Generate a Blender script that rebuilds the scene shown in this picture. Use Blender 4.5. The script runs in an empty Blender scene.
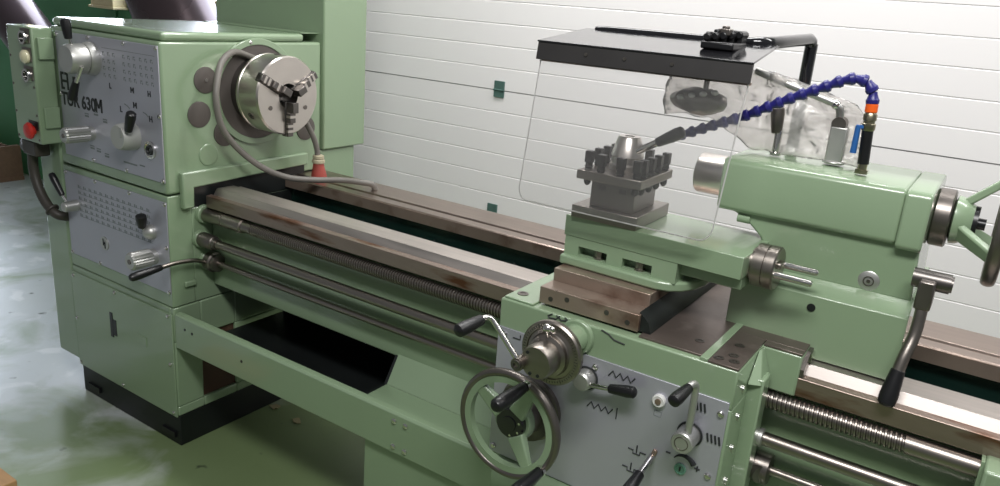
import bpy, bmesh, math, random
from mathutils import Vector, Matrix, noise
random.seed(7)
S = bpy.context.scene
COL = S.collection
pi, sin, cos, R = math.pi, math.sin, math.cos, math.radians

# ---------------------------------------------------------------- materials
def lin(h):
    c = [int(h[i:i + 2], 16) / 255 for i in (0, 2, 4)]
    return tuple((x / 12.92 if x <= .04045 else ((x + .055) / 1.055) ** 2.4) for x in c) + (1,)

def mat(name, h, rough=.4, metal=0, var=.12, scale=6, bump=0, bscale=60, stretch=None, spec=.5, coat=0, wear=None):
    m = bpy.data.materials.new(name); m.use_nodes = True
    nt = m.node_tree; N = nt.nodes; L = nt.links
    b = N['Principled BSDF']
    b.inputs['Metallic'].default_value = metal
    b.inputs['Specular IOR Level'].default_value = spec
    b.inputs['Coat Weight'].default_value = coat
    b.inputs['Coat Roughness'].default_value = .1
    tc = N.new('ShaderNodeTexCoord'); mp = N.new('ShaderNodeMapping')
    if stretch: mp.inputs['Scale'].default_value = stretch
    L.new(tc.outputs['Object'], mp.inputs['Vector'])
    nz = N.new('ShaderNodeTexNoise'); nz.inputs['Scale'].default_value = scale; nz.inputs['Detail'].default_value = 5
    L.new(mp.outputs['Vector'], nz.inputs['Vector'])
    c = lin(h)
    mx = N.new('ShaderNodeMix'); mx.data_type = 'RGBA'
    mx.inputs[6].default_value = tuple(x * (1 - var) for x in c[:3]) + (1,)
    mx.inputs[7].default_value = tuple(min(1, x * (1 + var)) for x in c[:3]) + (1,)
    L.new(nz.outputs['Fac'], mx.inputs[0])
    out = mx.outputs[2]
    if wear:                                   # (colour, threshold low, high, noise scale)
        nw = N.new('ShaderNodeTexNoise'); nw.inputs['Scale'].default_value = wear[3]; nw.inputs['Detail'].default_value = 7
        L.new(mp.outputs['Vector'], nw.inputs['Vector'])
        rp = N.new('ShaderNodeMapRange'); rp.inputs['From Min'].default_value = wear[1]; rp.inputs['From Max'].default_value = wear[2]
        L.new(nw.outputs['Fac'], rp.inputs['Value'])
        m2 = N.new('ShaderNodeMix'); m2.data_type = 'RGBA'; m2.inputs[7].default_value = lin(wear[0])
        L.new(rp.outputs['Result'], m2.inputs[0]); L.new(out, m2.inputs[6]); out = m2.outputs[2]
    L.new(out, b.inputs['Base Color'])
    rr = N.new('ShaderNodeMapRange')
    rr.inputs['To Min'].default_value = rough * .8; rr.inputs['To Max'].default_value = min(1, rough * 1.2)
    L.new(nz.outputs['Fac'], rr.inputs['Value']); L.new(rr.outputs['Result'], b.inputs['Roughness'])
    if bump:
        n2 = N.new('ShaderNodeTexNoise'); n2.inputs['Scale'].default_value = bscale; n2.inputs['Detail'].default_value = 3
        L.new(mp.outputs['Vector'], n2.inputs['Vector'])
        bp = N.new('ShaderNodeBump'); bp.inputs['Strength'].default_value = bump; bp.inputs['Distance'].default_value = .002
        L.new(n2.outputs['Fac'], bp.inputs['Height']); L.new(bp.outputs['Normal'], b.inputs['Normal'])
    return m

def emit(name, h, s):
    m = bpy.data.materials.new(name); m.use_nodes = True
    N = m.node_tree.nodes; N.clear()
    e = N.new('ShaderNodeEmission'); e.inputs[0].default_value = lin(h); e.inputs[1].default_value = s
    o = N.new('ShaderNodeOutputMaterial'); m.node_tree.links.new(e.outputs[0], o.inputs[0]); return m

def clear(name, tint, haze, bump=0, bscale=18, gl=1.0, rough=.05, ior=1.4):
    m = bpy.data.materials.new(name); m.use_nodes = True
    nt = m.node_tree; N = nt.nodes; L = nt.links; N.clear()
    t = N.new('ShaderNodeBsdfTransparent'); t.inputs[0].default_value = lin(tint)
    d = N.new('ShaderNodeBsdfDiffuse'); d.inputs[0].default_value = (.9, .89, .88, 1)
    g = N.new('ShaderNodeBsdfGlossy'); g.inputs['Roughness'].default_value = rough; g.inputs[0].default_value = (gl, gl, gl, 1)
    tl = N.new('ShaderNodeBsdfTranslucent'); tl.inputs[0].default_value = (.98, .97, .96, 1)
    md = N.new('ShaderNodeMixShader'); md.inputs[0].default_value = .6
    L.new(d.outputs[0], md.inputs[1]); L.new(tl.outputs[0], md.inputs[2])
    m1 = N.new('ShaderNodeMixShader'); m1.inputs[0].default_value = haze
    L.new(t.outputs[0], m1.inputs[1]); L.new(md.outputs[0], m1.inputs[2])
    fr = N.new('ShaderNodeFresnel'); fr.inputs[0].default_value = ior
    m2 = N.new('ShaderNodeMixShader'); L.new(fr.outputs[0], m2.inputs[0])
    L.new(m1.outputs[0], m2.inputs[1]); L.new(g.outputs[0], m2.inputs[2])
    if bump:
        tc = N.new('ShaderNodeTexCoord'); nz = N.new('ShaderNodeTexNoise'); nz.inputs['Scale'].default_value = bscale
        nz.inputs['Detail'].default_value = 4; nz.inputs['Distortion'].default_value = 1.2
        L.new(tc.outputs['Object'], nz.inputs['Vector'])
        bp = N.new('ShaderNodeBump'); bp.inputs['Strength'].default_value = bump; bp.inputs['Distance'].default_value = .01
        L.new(nz.outputs['Fac'], bp.inputs['Height'])
        L.new(bp.outputs[0], g.inputs['Normal']); L.new(bp.outputs[0], fr.inputs['Normal'])
    o = N.new('ShaderNodeOutputMaterial'); L.new(m2.outputs[0], o.inputs[0]); return m

M = dict(
    green=mat('sage_paint', '859A7C', .34, 0, .05, 4, .1, 90, coat=.9),
    green_dark=mat('oily_shaded_green_paint', '0F2520', .25, 0, .25, 8, .3, 40, coat=.5),  # oily paint, darkened further for the shade between the ways
    wallgreen=mat('dark_green_wall_paint', '4C8A5C', .6, 0, .1, 2),
    steel=mat('ground_steel', 'D2CBC5', .3, 1, .1, 5, 0, 60, (1, 14, 14)),
    way=mat('oiled_bed_steel', 'B9B1AB', .48, 1, .2, 4, .04, 50, (1.2, 16, 16)),
    backway=mat('brownish_way_steel', 'A8988E', .3, 1, .22, 4, .05, 50, (1.2, 16, 16)),
    lip=mat('stained_way_steel', '9A8A80', .36, .85, .25, 5, .1, 60, (1, 5, 5), wear=('6E4A36', .52, .66, 5)),
    rod=mat('turned_rod_steel', '938C85', .34, 1, .15, 8, .05, 90, (1, 8, 8)),
    darksteel=mat('blackened_steel', '7A746F', .34, .9, .2, 10, .1, 80),
    chuck=mat('chuck_steel', 'CFC8C1', .3, 1, .1, 12, 0, 60),
    jaw=mat('jaw_steel', '6A6663', .35, .9, .2, 20),
    brown=mat('brown_oiled_steel', 'A08F82', .3, .6, .3, 7, .1, 70, wear=('6A4E3E', .52, .7, 9)),
    wing=mat('worn_dark_wing_steel', '6E635D', .36, .6, .25, 9, .15, 60, wear=('8C827A', .55, .75, 14)),
    chrome=mat('chrome', 'D5D3CF', .14, 1, .04, 10),
    alu=mat('satin_aluminium', 'BDBDB9', .42, .8, .06, 30),
    plate=mat('silver_control_plate', 'B4B4BE', .4, .5, .07, 5, .03, 120),
    black=mat('black_plastic', '141416', .35, 0, .2, 20),
    blackpaint=mat('black_gloss_paint', '17171A', .12, 0, .2, 12, .05, 60, coat=.4),
    band=mat('matt_black_band', '2B2929', .55, 0, .1, 15),
    plinth=mat('black_plinth_paint', '0E1214', .4, 0, .2, 10),
    disc=mat('grey_cover_plug', '615B57', .5, .3, .12, 20),
    cable=mat('grey_rubber_cable', '6E6A64', .5, 0, .1, 30, .15, 150),
    darkcable=mat('dark_rubber_cable', '3F3A35', .5, 0, .12, 30),
    red=mat('red_plastic', 'C02A20', .35, 0, .06, 20),
    redcone=mat('dull_red_plastic', '97443B', .45, 0, .1, 20),
    beige=mat('beige_plastic', 'A39B82', .45, 0, .1, 20),
    knobgrey=mat('pale_grey_cast_knob', 'ABACA8', .5, .2, .05, 20),
    bolt=mat('black_oxide_bolt', '3A3736', .4, .6, .15, 20),
    lens=mat('cream_lens', 'DAD4B4', .2, 0, .03, 20),
    ink=mat('black_ink', '26292A', .5, 0, .05, 20),
    faint=mat('faded_ink', '7C8282', .5, .3, .05, 20),
    white=mat('white_plastic', 'DADAD6', .4, 0, .04, 20),
    door=mat('white_door_enamel', 'EAE7E7', .5, 0, .02, 1.2, .05, 25),
    doorgap=mat('door_seam_grey', '9A9C9A', .6),
    hinge=mat('green_grey_hinge', '53706A', .5, .3, .3, 40),
    blue=mat('blue_hose_plastic', '25236E', .35, 0, .1, 30),
    bluetube=mat('blue_handle_vinyl', '2B5FA0', .35),
    orange=mat('orange_plastic', 'F0631C', .4, 0, .05, 20),
    brass=mat('nickel_brass', 'A29C86', .3, 1, .1, 20),
    wood=mat('raw_wood', 'B08A5E', .7, 0, .25, 6, .1, 30, (1, 12, 12)),
    crate=mat('brown_crate_board', '7A604C', .75, 0, .3, 5, .1, 30, (1, 8, 8)),
    cream=mat('cream_sill_paint', 'CDBF98', .6),
    duct=mat('dark_duct_metal', '4A3F42', .28, .6, .2, 3),
    sight=mat('green_sight_glass', '6FA08A', .15),
    leaf=mat('dry_leaf', 'A59A78', .7),
    inside=mat('dark_oil_and_shade', '1B1E1E', .35, 0, .3, 9),  # dark oily interiors, and painted shade beside the cross slide
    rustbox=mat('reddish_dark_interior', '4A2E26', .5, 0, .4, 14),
    lampglow=emit('daylight_pane', 'E6F0FF', 10),
    sheet=clear('clear_guard_sheet', 'FEFEFE', .05, gl=.9, rough=.02),
    rimwhite=clear('sheet_edge_highlight', 'F4F4F2', .8, gl=.9, rough=.1),
    film=clear('crinkled_clear_film', 'FBF8F6', .34, 1.0, 30, 1.0, .12, 1.5),
)

def floor_mat():
    m = bpy.data.materials.new('green_floor_wear_and_sheen'); m.use_nodes = True
    nt = m.node_tree; N = nt.nodes; L = nt.links; b = N['Principled BSDF']
    tc = N.new('ShaderNodeTexCoord')
    def nz(s, d=6, dist=0):
        n = N.new('ShaderNodeTexNoise'); n.inputs['Scale'].default_value = s; n.inputs['Detail'].default_value = d
        n.inputs['Distortion'].default_value = dist; L.new(tc.outputs['Object'], n.inputs['Vector']); return n.outputs['Fac']
    def mr(v, a, c):
        r = N.new('ShaderNodeMapRange'); r.inputs['From Min'].default_value = a; r.inputs['From Max'].default_value = c
        L.new(v, r.inputs['Value']); return r.outputs['Result']
    def mix(f, a, c):
        x = N.new('ShaderNodeMix'); x.data_type = 'RGBA'; L.new(f, x.inputs[0])
        for k, v in ((6, a), (7, c)):
            if isinstance(v, tuple): x.inputs[k].default_value = v
            else: L.new(v, x.inputs[k])
        return x.outputs[2]
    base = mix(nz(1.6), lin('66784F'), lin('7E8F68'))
    # window reflection painted in as greyer floor to the left, with wear patches
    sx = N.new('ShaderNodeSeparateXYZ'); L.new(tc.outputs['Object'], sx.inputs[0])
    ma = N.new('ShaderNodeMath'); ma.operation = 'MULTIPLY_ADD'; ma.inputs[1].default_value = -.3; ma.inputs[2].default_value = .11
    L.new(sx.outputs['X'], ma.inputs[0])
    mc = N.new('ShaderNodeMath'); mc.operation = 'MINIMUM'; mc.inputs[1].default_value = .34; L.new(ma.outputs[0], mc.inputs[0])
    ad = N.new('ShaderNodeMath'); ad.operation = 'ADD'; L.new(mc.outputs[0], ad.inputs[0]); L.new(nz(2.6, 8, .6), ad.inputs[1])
    worn_sheen = mr(ad.outputs[0], .64, .86)
    c = mix(worn_sheen, base, lin('B7BDBB'))
    mm = N.new('ShaderNodeMath'); mm.operation = 'MULTIPLY'; L.new(mr(nz(5.5, 8, .4), .56, .66), mm.inputs[0]); L.new(worn_sheen, mm.inputs[1])
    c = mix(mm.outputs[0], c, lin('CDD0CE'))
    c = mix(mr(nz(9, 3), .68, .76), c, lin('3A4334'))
    L.new(c, b.inputs['Base Color'])
    r = N.new('ShaderNodeMapRange'); r.inputs['To Min'].default_value = .2; r.inputs['To Max'].default_value = .5
    L.new(nz(7), r.inputs['Value']); L.new(r.outputs['Result'], b.inputs['Roughness'])
    bp = N.new('ShaderNodeBump'); bp.inputs['Strength'].default_value = .12; bp.inputs['Distance'].default_value = .004
    L.new(nz(30, 4), bp.inputs['Height']); L.new(bp.outputs[0], b.inputs['Normal'])
    return m
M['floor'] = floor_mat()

# ---------------------------------------------------------------- mesh helpers
def frame(d):
    d = Vector(d).normalized()
    a = Vector((0, 0, 1)) if abs(d.z) < .9 else Vector((1, 0, 0))
    u = d.cross(a).normalized(); return d, u, d.cross(u).normalized()

class MB:
    def __init__(s): s.bm = bmesh.new()
    def hull(s, lo, hi):                       # two matching rings of points -> closed solid
        n = len(lo); a = [s.bm.verts.new(p) for p in lo]; b = [s.bm.verts.new(p) for p in hi]
        s.bm.faces.new(a[::-1]); s.bm.faces.new(b)
        for i in range(n): s.bm.faces.new((a[i], a[(i + 1) % n], b[(i + 1) % n], b[i]))
        return s
    def box(s, x0, x1, y0, y1, z0, z1):
        return s.hull([(x0, y0, z0), (x1, y0, z0), (x1, y1, z0), (x0, y1, z0)],
                      [(x0, y0, z1), (x1, y0, z1), (x1, y1, z1), (x0, y1, z1)])
    def prism(s, pts, ax, a, b):
        f = {'x': lambda p, t: (t, p[0], p[1]), 'y': lambda p, t: (p[0], t, p[1]), 'z': lambda p, t: (p[0], p[1], t)}[ax]
        return s.hull([f(p, a) for p in pts], [f(p, b) for p in pts])
    def lathe(s, o, d, prof, seg=32, caps=True):   # prof: (distance along d, radius)
        d, u, v = frame(d); o = Vector(o); rings = []
        for t, r in prof:
            rings.append([s.bm.verts.new(o + d * t + (u * cos(2 * pi * k / seg) + v * sin(2 * pi * k / seg)) * max(r, 1e-5)) for k in range(seg)])
        for A, B in zip(rings, rings[1:]):
            for k in range(seg): s.bm.faces.new((A[k], A[(k + 1) % seg], B[(k + 1) % seg], B[k]))
        if caps: s.bm.faces.new(rings[0][::-1]); s.bm.faces.new(rings[-1])
        return s
    def cyl(s, p0, p1, r0, r1=None, seg=28):
        p0, p1 = Vector(p0), Vector(p1)
        return s.lathe(p0, p1 - p0, [(0, r0), ((p1 - p0).length, r0 if r1 is None else r1)], seg)
    def ring(s, o, d, ri, ro, h, seg=40):
        return s.lathe(o, d, [(0, ri), (0, ro), (h, ro), (h, ri), (0, ri)], seg, False)
    def tube(s, pts, r, seg=14):
        pts = [Vector(p) for p in pts]; n = len(pts); rings = []; u = None
        rad = r if isinstance(r, (list, tuple)) else [r] * n
        for i, p in enumerate(pts):
            t = (pts[min(i + 1, n - 1)] - pts[max(i - 1, 0)]).normalized()
            if u is None: _, u, _ = frame(t)
            u = (u - t * u.dot(t)).normalized(); v = t.cross(u)
            rings.append([s.bm.verts.new(p + (u * cos(2 * pi * k / seg) + v * sin(2 * pi * k / seg)) * rad[i]) for k in range(seg)])
        for A, B in zip(rings, rings[1:]):
            for k in range(seg): s.bm.faces.new((A[k], A[(k + 1) % seg], B[(k + 1) % seg], B[k]))
        s.bm.faces.new(rings[0][::-1]); s.bm.faces.new(rings[-1]); return s
    def ball(s, c, r, sc=(1, 1, 1), sub=3):
        g = bmesh.ops.create_icosphere(s.bm, subdivisions=sub, radius=r)
        for v in g['verts']: v.co = Vector((v.co.x * sc[0], v.co.y * sc[1], v.co.z * sc[2])) + Vector(c)
        return s
    def torus(s, c, d, Rr, r, seg=48, sm=14, sc=1.0):
        d, u, v = frame(d); c = Vector(c); rings = []
        for i in range(seg):
            a = 2 * pi * i / seg; e = u * cos(a) + v * sin(a)
            rings.append([s.bm.verts.new(c + e * (Rr + r * cos(2 * pi * k / sm)) + d * (r * sc * sin(2 * pi * k / sm))) for k in range(sm)])
        for i in range(seg):
            A, B = rings[i], rings[(i + 1) % seg]
            for k in range(sm): s.bm.faces.new((A[k], A[(k + 1) % sm], B[(k + 1) % sm], B[k]))
        return s
    def holed_x(s, x0, x1, ys, zs, solid):     # grid wall between x0 and x1, solid(i,j) says which cells are kept
        for i in range(len(ys) - 1):
            for j in range(len(zs) - 1):
                if solid(i, j): s.box(x0, x1, ys[i], ys[i + 1], zs[j], zs[j + 1])
        return s
    def build(s, name, m, root=None, parent=None, bevel=0, seg=2, ang=35, label=None):
        off = Vector(root['_o']) if root is not None else Vector()
        bmesh.ops.recalc_face_normals(s.bm, faces=s.bm.faces)
        for v in s.bm.verts: v.co -= off
        me = bpy.data.meshes.new(name); s.bm.to_mesh(me); s.bm.free()
        for p in me.polygons: p.use_smooth = True
        me.set_sharp_from_angle(angle=R(ang))
        me.materials.append(M[m] if isinstance(m, str) else m)
        o = bpy.data.objects.new(name, me); COL.objects.link(o)
        if parent is not None or root is not None: o.parent = parent if parent is not None else root
        if bevel:
            b = o.modifiers.new('edge', 'BEVEL'); b.width = bevel; b.segments = seg; b.limit_method = 'ANGLE'; b.angle_limit = R(40)
            b.harden_normals = False
        if label: o['label'] = label
        return o

def tag(o, label, cat, group=None, kind=None):
    o['label'] = label; o['category'] = cat
    if group: o['group'] = group
    if kind: o['kind'] = kind
    return o
def thing(name, loc, label, cat, group=None):
    o = bpy.data.objects.new(name, None); COL.objects.link(o)
    o.location = loc; o.empty_display_size = .05; o['_o'] = tuple(loc)
    return tag(o, label, cat, group)
def structure(o): o['kind'] = 'structure'; return o

def text(name, s, size, loc, root, parent, m, ext=.0006, rot=(pi / 2, 0, 0), bold=0, sx=1.0, align='LEFT'):
    c = bpy.data.curves.new(name, 'FONT'); c.body = s; c.size = size; c.extrude = ext; c.offset = bold
    c.align_x = align
    t = bpy.data.objects.new(name, c); me = bpy.data.meshes.new_from_object(t)
    bpy.data.objects.remove(t)
    mw = Matrix.Translation(Vector(loc) - Vector(root['_o'])) @ Matrix.Rotation(rot[2], 4, 'Z') @ Matrix.Rotation(rot[0], 4, 'X') @ Matrix.Diagonal((sx, 1, 1, 1))
    me.transform(mw); me.name = name; me.materials.clear(); me.materials.append(M[m])
    o = bpy.data.objects.new(name, me); COL.objects.link(o); o.parent = parent; return o

def spline(pts, n=10):                         # Catmull-Rom through points
    P = [Vector(p) for p in pts]; P = [P[0] * 2 - P[1]] + P + [P[-1] * 2 - P[-2]]; out = []
    for i in range(1, len(P) - 2):
        a, b, c, d = P[i - 1:i + 3]
        for k in range(n):
            t = k / n
            out.append(.5 * ((2 * b) + (c - a) * t + (2 * a - 5 * b + 4 * c - d) * t * t + (3 * b - a - 3 * c + d) * t ** 3))
    out.append(P[-2]); return out

def grip(name, p0, p1, r, m, root, parent, seg=20):    # club-shaped handle grip
    p0, p1 = Vector(p0), Vector(p1); L = (p1 - p0).length
    return MB().lathe(p0, p1 - p0, [(0, r * .55), (L * .04, r * .8), (L * .3, r * .92), (L * .7, r * 1.08), (L * .92, r), (L * .98, r * .7), (L, r * .25)], seg).build(name, m, root, parent)

def screw(pos, d, r, root, parent, m='chrome', name='screw'):
    d = Vector(d).normalized()
    return MB().lathe(Vector(pos), d, [(0, r), (r * .35, r), (r * .7, r * .6), (r * .75, .0002)], 12).build(name, m, root, parent)

# ================================================================ SETTING
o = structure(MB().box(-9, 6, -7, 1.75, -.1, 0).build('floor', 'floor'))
# sectional door: slats profiled in Y-Z, extruded along X
def slat_profile(z0, z1, n, y=1.6):
    h = (z1 - z0) / n; pts = [(y + .045, z0), (y, z0)]
    for i in range(1, n):
        z = z0 + i * h
        pts += [(y, z - .0035), (y + .0022, z), (y, z + .0035)]
    return pts + [(y, z1), (y + .045, z1)]
zs = [.05, .652, 1.258, 1.862, 2.466, 3.07]
d = MB()
for z0, z1 in zip(zs, zs[1:]): d.prism(slat_profile(z0 + .0025, z1 - .0025, 6), 'x', -1.1, 4.6)
door = structure(d.build('door_1', 'door', ang=20))
g = MB()
for z in zs: g.box(-1.1, 4.6, 1.609, 1.64, z - .005, z + .005)
g.build('section_seam', 'doorgap', None, door)
for x, z in ((.232, 1.268), (.242, .672)):
    MB().box(x - .028, x + .028, 1.592, 1.604, z - .006, z + .034).box(x - .028, x + .028, 1.592, 1.604, z - .042, z - .01)\
        .cyl((x - .03, 1.591, z - .008), (x + .03, 1.591, z - .008), .004, seg=10).build('hinge_plate', 'hinge', None, door, bevel=.001)
structure(MB().box(-1.25, -1.1, 1.56, 1.66, 0, 3.3).build('trim_1', 'wallgreen'))
w = MB().box(-9, -5.3, 1.6, 1.7, 0, .9).box(-9, -8.6, 1.6, 1.7, .9, 3.4).box(-5.3, -4.2, 1.6, 1.7, 0, 3.4)\
    .box(-4.2, -1.25, 1.6, 1.7, 0, 1.50).box(-4.2, -1.25, 1.6, 1.7, 2.75, 3.4).box(-8.6, -5.3, 1.6, 1.7, 2.9, 3.4)\
    .box(-1.25, 4.7, 1.66, 1.74, 3.07, 3.4)
for x in (-4.15, -2.93, -1.95): w.box(x - .012, x + .012, 1.586, 1.6, .02, 1.5)
structure(w.build('wall_back', 'wallgreen'))
def window(name, x0, x1, z0, z1):
    f = MB().box(x0, x1, 1.6, 1.68, z0, z0 + .035).box(x0, x1, 1.6, 1.68, z1 - .06, z1).box(x0, x0 + .06, 1.6, 1.68, z0, z1)\
        .box(x1 - .06, x1, 1.6, 1.68, z0, z1).box((x0 + x1) / 2 - .025, (x0 + x1) / 2 + .025, 1.61, 1.67, z0, z1)
    f = structure(f.build(name, 'cream'))
    MB().box(x0 + .05, x1 - .05, 1.655, 1.662, z0 + .03, z1 - .05).build('pane', 'lampglow', None, f)
window('window_1', -4.2, -1.25, 1.50, 2.75)
window('window_2', -8.6, -5.3, .9, 2.9)
o = MB().box(-3.06, -2.80, 1.50, 1.6, 1.435, 1.56).box(-3.08, -2.78, 1.49, 1.6, 1.420, 1.437).build('window_sill', 'cream', bevel=.004)
tag(o, 'small cream wooden sill block high on the green wall between the two ducts', 'sill')
# leaning ducts
def duct(p0, p1, r, lab):
    tag(MB().cyl(p0, p1, r, seg=40).build('duct_pipe', 'duct'), lab, 'duct', 'leaning ducts by the green wall')
duct((-4.75, 1.3, 2.02), (-1.95, 1.3, .143), .165, 'dark metal duct pipe leaning at the far left behind the push button box')
duct((-2.28, 1.28, 2.2), (-.945, 1.28, .138), .225, 'dark metal duct pipe leaning behind the top of the headstock')
# crate and boards at the far left
t = thing('wooden_crate', (-4.75, 1.3, 0), 'brown wooden crate against the green wall at the far left', 'crate')
for k in range(3): MB().box(-5.4, -4.25, 1.1, 1.12, .03 + k * .085, .10 + k * .085).build('board', 'crate', t, bevel=.003)
MB().box(-5.4, -4.25, 1.1, 1.5, 0, .03).build('crate_base', 'crate', t)
for x in (-5.38, -4.31): MB().box(x, x + .05, 1.12, 1.5, .03, .28).build('post', 'crate', t)
MB().box(-5.35, -4.3, 1.4, 1.42, .03, .285).build('back_board', 'crate', t)
t = thing('cable_coil', (-4.75, 1.05, 0), 'dark coiled cable lying in front of the crate at the far left', 'cable')
for k in range(4): MB().torus((-4.75 + .02 * k, 1.0, .03 + .022 * k), (0, .15, 1), .13 - .008 * k, .013).build('loop', 'darkcable', t)
o = MB().box(-.62, -.215, -.60, -.50, 0, .03).build('wood_plank', 'wood', bevel=.004)
o.location = (0.03, 0.02, 0); tag(o, 'raw wooden plank end lying on the floor in the bottom left corner', 'plank')
for (x, y, a, lab) in ((.034, .41, .3, 'brown dry leaf on the floor nearer the black plinth'), (.182, .394, 1.2, 'pale dry leaf on the floor under the rail, nearer the pedestal')):
    b = MB(); n = 9
    up = [(x + cos(a + 2 * pi * k / n) * (.026 if k % 2 else .014), y + sin(a + 2 * pi * k / n) * (.02 if k % 2 else .012), .004 + .004 * (k % 3)) for k in range(n)]
    b.hull([(p[0], p[1], p[2] - .003) for p in up], up)
    tag(b.build('dry_leaf', 'leaf'), lab, 'leaf', 'dry leaves on the floor')

# ================================================================ HEADSTOCK
H = thing('lathe_headstock', (-.35, .35, 0), 'big sage green lathe headstock cabinet with silver control plates on a black plinth', 'lathe headstock')
p = MB().box(-.655, -.004, .004, .70, 0, .127).build('plinth', 'plinth', H, bevel=.004)
for x in (-.56, -.06):
    MB().box(x - .05, x + .03, -.004, .004, .028, .05).build('foot_slot', 'black', H, p)
b = MB().box(-.655, -.02, .0, .70, .127, .55)
b.holed_x(-.02, 0, [0, .108, .254, .70], [.127, .164, .42, .55], lambda i, j: not (i == 1 and j == 1))
cab = b.build('cabinet', 'green', H, bevel=.005)
MB().box(-.019, -.012, .10, .26, .16, .425).build('side_opening', 'rustbox', H, cab)
pan = MB().box(-.655, -.005, -.006, .0, .122, .527).build('access_panel', 'green', H, bevel=.002)
for x, z in ((-.64, .51), (-.355, .515), (-.026, .517), (-.64, .33), (-.64, .135), (-.344, .135), (-.027, .33), (-.022, .137)):
    screw((x, -.006, z), (0, -1, 0), .0075, H, pan)
MB().box(-.40, -.382, -.008, -.005, .325, .425).box(-.382, -.36, -.0075, -.005, .335, .40).build('lock_slot', 'black', H, pan)
MB().box(-.225, -.165, -.009, -.005, .355, .39).build('small_plate', 'green', H, pan, bevel=.001)
b = MB().box(-.82, -.66, .0, .70, .134, 1.435)
b.build('end_cover', 'green', H, bevel=.012, seg=3)
b = MB().box(-.655, 0, 0, .09, .553, .952).box(-.655, 0, .09, .685, .553, .90).box(-.655, -.3, .09, .685, .90, .952)
fb = b.build('feed_gearbox', 'green', H, bevel=.004)
hs = MB().box(-.655, 0, 0, .685, .957, 1.456).build('gearbox_housing', 'green', H, bevel=.01, seg=3)
MB().box(-.655, .0, .01, .60, 1.456, 1.486).build('top_cover', 'green', H, bevel=.012, seg=3)
# lip around the bed opening
b = MB().prism([(.045, .905), (.088, .905), (.090, .975), (.35, .985), (.60, .992), (.60, 1.038), (.35, 1.035), (.045, 1.03)], 'x', 0, .022)
b.build('bed_rim', 'green', H, bevel=.005)
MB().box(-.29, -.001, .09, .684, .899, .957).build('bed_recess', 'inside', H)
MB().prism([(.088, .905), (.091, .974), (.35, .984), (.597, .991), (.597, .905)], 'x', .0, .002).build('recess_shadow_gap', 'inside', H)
# plates
sp = MB().box(-.613, -.004, -.004, 0, .998, 1.442).build('speed_plate', 'plate', H, bevel=.001)
fp = MB().box(-.638, -.004, -.004, 0, .604, .932).build('feed_plate', 'plate', H, bevel=.001)
for x, z in ((-.605, 1.428), (-.401, 1.435), (-.191, 1.434), (-.012, 1.434), (-.012, 1.22), (-.605, 1.219), (-.429, 1.005), (-.22, 1.005), (-.012, 1.005)):
    screw((x, -.004, z), (0, -1, 0), .0075, H, sp)
for x, z in ((-.63, .925), (-.43, .925), (-.216, .925), (-.012, .925), (-.012, .772), (-.012, .61), (-.44, .61), (-.63, .61)):
    screw((x, -.004, z), (0, -1, 0), .0075, H, fp)
# lettering on the speed plate
text('model_lettering', 'TUR 630', .064, (-.606, -.0046, 1.184), H, sp, 'ink', bold=.0016, sx=.94)
def letter_m(x, z, w, h, t, name):
    b = MB(); y0, y1 = -.0052, -.004
    b.box(x, x + t, y0, y1, z, z + h).box(x + w - t, x + w, y0, y1, z, z + h)
    b.prism([(x, z + h), (x + t * 1.1, z + h), (x + w / 2 + t * .5, z + h * .3), (x + w / 2 - t * .5, z + h * .3)], 'y', y0, y1)
    b.prism([(x + w - t * 1.1, z + h), (x + w, z + h), (x + w / 2 + t * .5, z + h * .3), (x + w / 2 - t * .5, z + h * .3)], 'y', y0, y1)
    return b.build(name, 'ink', H, sp)
letter_m(-.386, 1.184, .043, .0465, .0095, 'model_letter')
b = MB().box(-.600, -.590, -.0052, -.004, 1.238, 1.300).box(-.560, -.550, -.0052, -.004, 1.238, 1.300).box(-.590, -.560, -.0052, -.004, 1.264, 1.273)
b.box(-.590, -.578, -.0052, -.004, 1.291, 1.300).box(-.590, -.578, -.0052, -.004, 1.238, 1.247).box(-.572, -.560, -.0052, -.004, 1.291, 1.300)
b.box(-.520, -.510, -.0052, -.004, 1.238, 1.290).box(-.510, -.478, -.0052, -.004, 1.281, 1.290).box(-.510, -.486, -.0052, -.004, 1.259, 1.268)
b.build('maker_logo', 'ink', H, sp)
b = MB()
for gx, nc in ((-.318, 3), (-.20, 3), (-.105, 3)):
    for i in range(nc):
        for j in range(4):
            x = gx + i * .030; z = 1.393 - j * .024
            b.box(x, x + .010, -.0046, -.004, z, z + .0035).box(x, x + .003, -.0046, -.004, z - .008, z).box(x + .009, x + .012, -.0046, -.004, z - .010, z - .003)
b.box(-.32, -.02, -.0045, -.004, 1.408, 1.4095)
b.build('speed_table', 'faint', H, sp)
letter_m(-.165, 1.277, .019, .0185, .004, 'speed_letter'); letter_m(-.155, 1.228, .020, .020, .004, 'range_letter')
for s_, x in (('L', -.29), ('H', -.07)):
    text('speed_letter', s_, .026, (x, -.0046, 1.277), H, sp, 'ink', bold=.0006)
for s_, x, z in (('L', -.235, 1.205), ('H', -.07, 1.195)):
    text('range_letter', s_, .028, (x, -.0046, z), H, sp, 'ink', bold=.0004)
for x, z in ((-.205, 1.235), (-.10, 1.222)):
    MB().tube([(x, -.0045, z), (x + .015, -.0045, z - .004), (x + .028, -.0045, z - .012)], .0016, 6).build('range_arrow', 'faint', H, sp)
for x, z in ((-.46, 1.157), (-.40, 1.17), (-.345, 1.152), (-.44, 1.045), (-.40, 1.04), (-.35, 1.03)):
    MB().box(x, x + .026, -.0046, -.004, z, z + .007).box(x, x + .026, -.0046, -.004, z + .010, z + .014).build('feed_mark', 'faint', H, sp)
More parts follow.
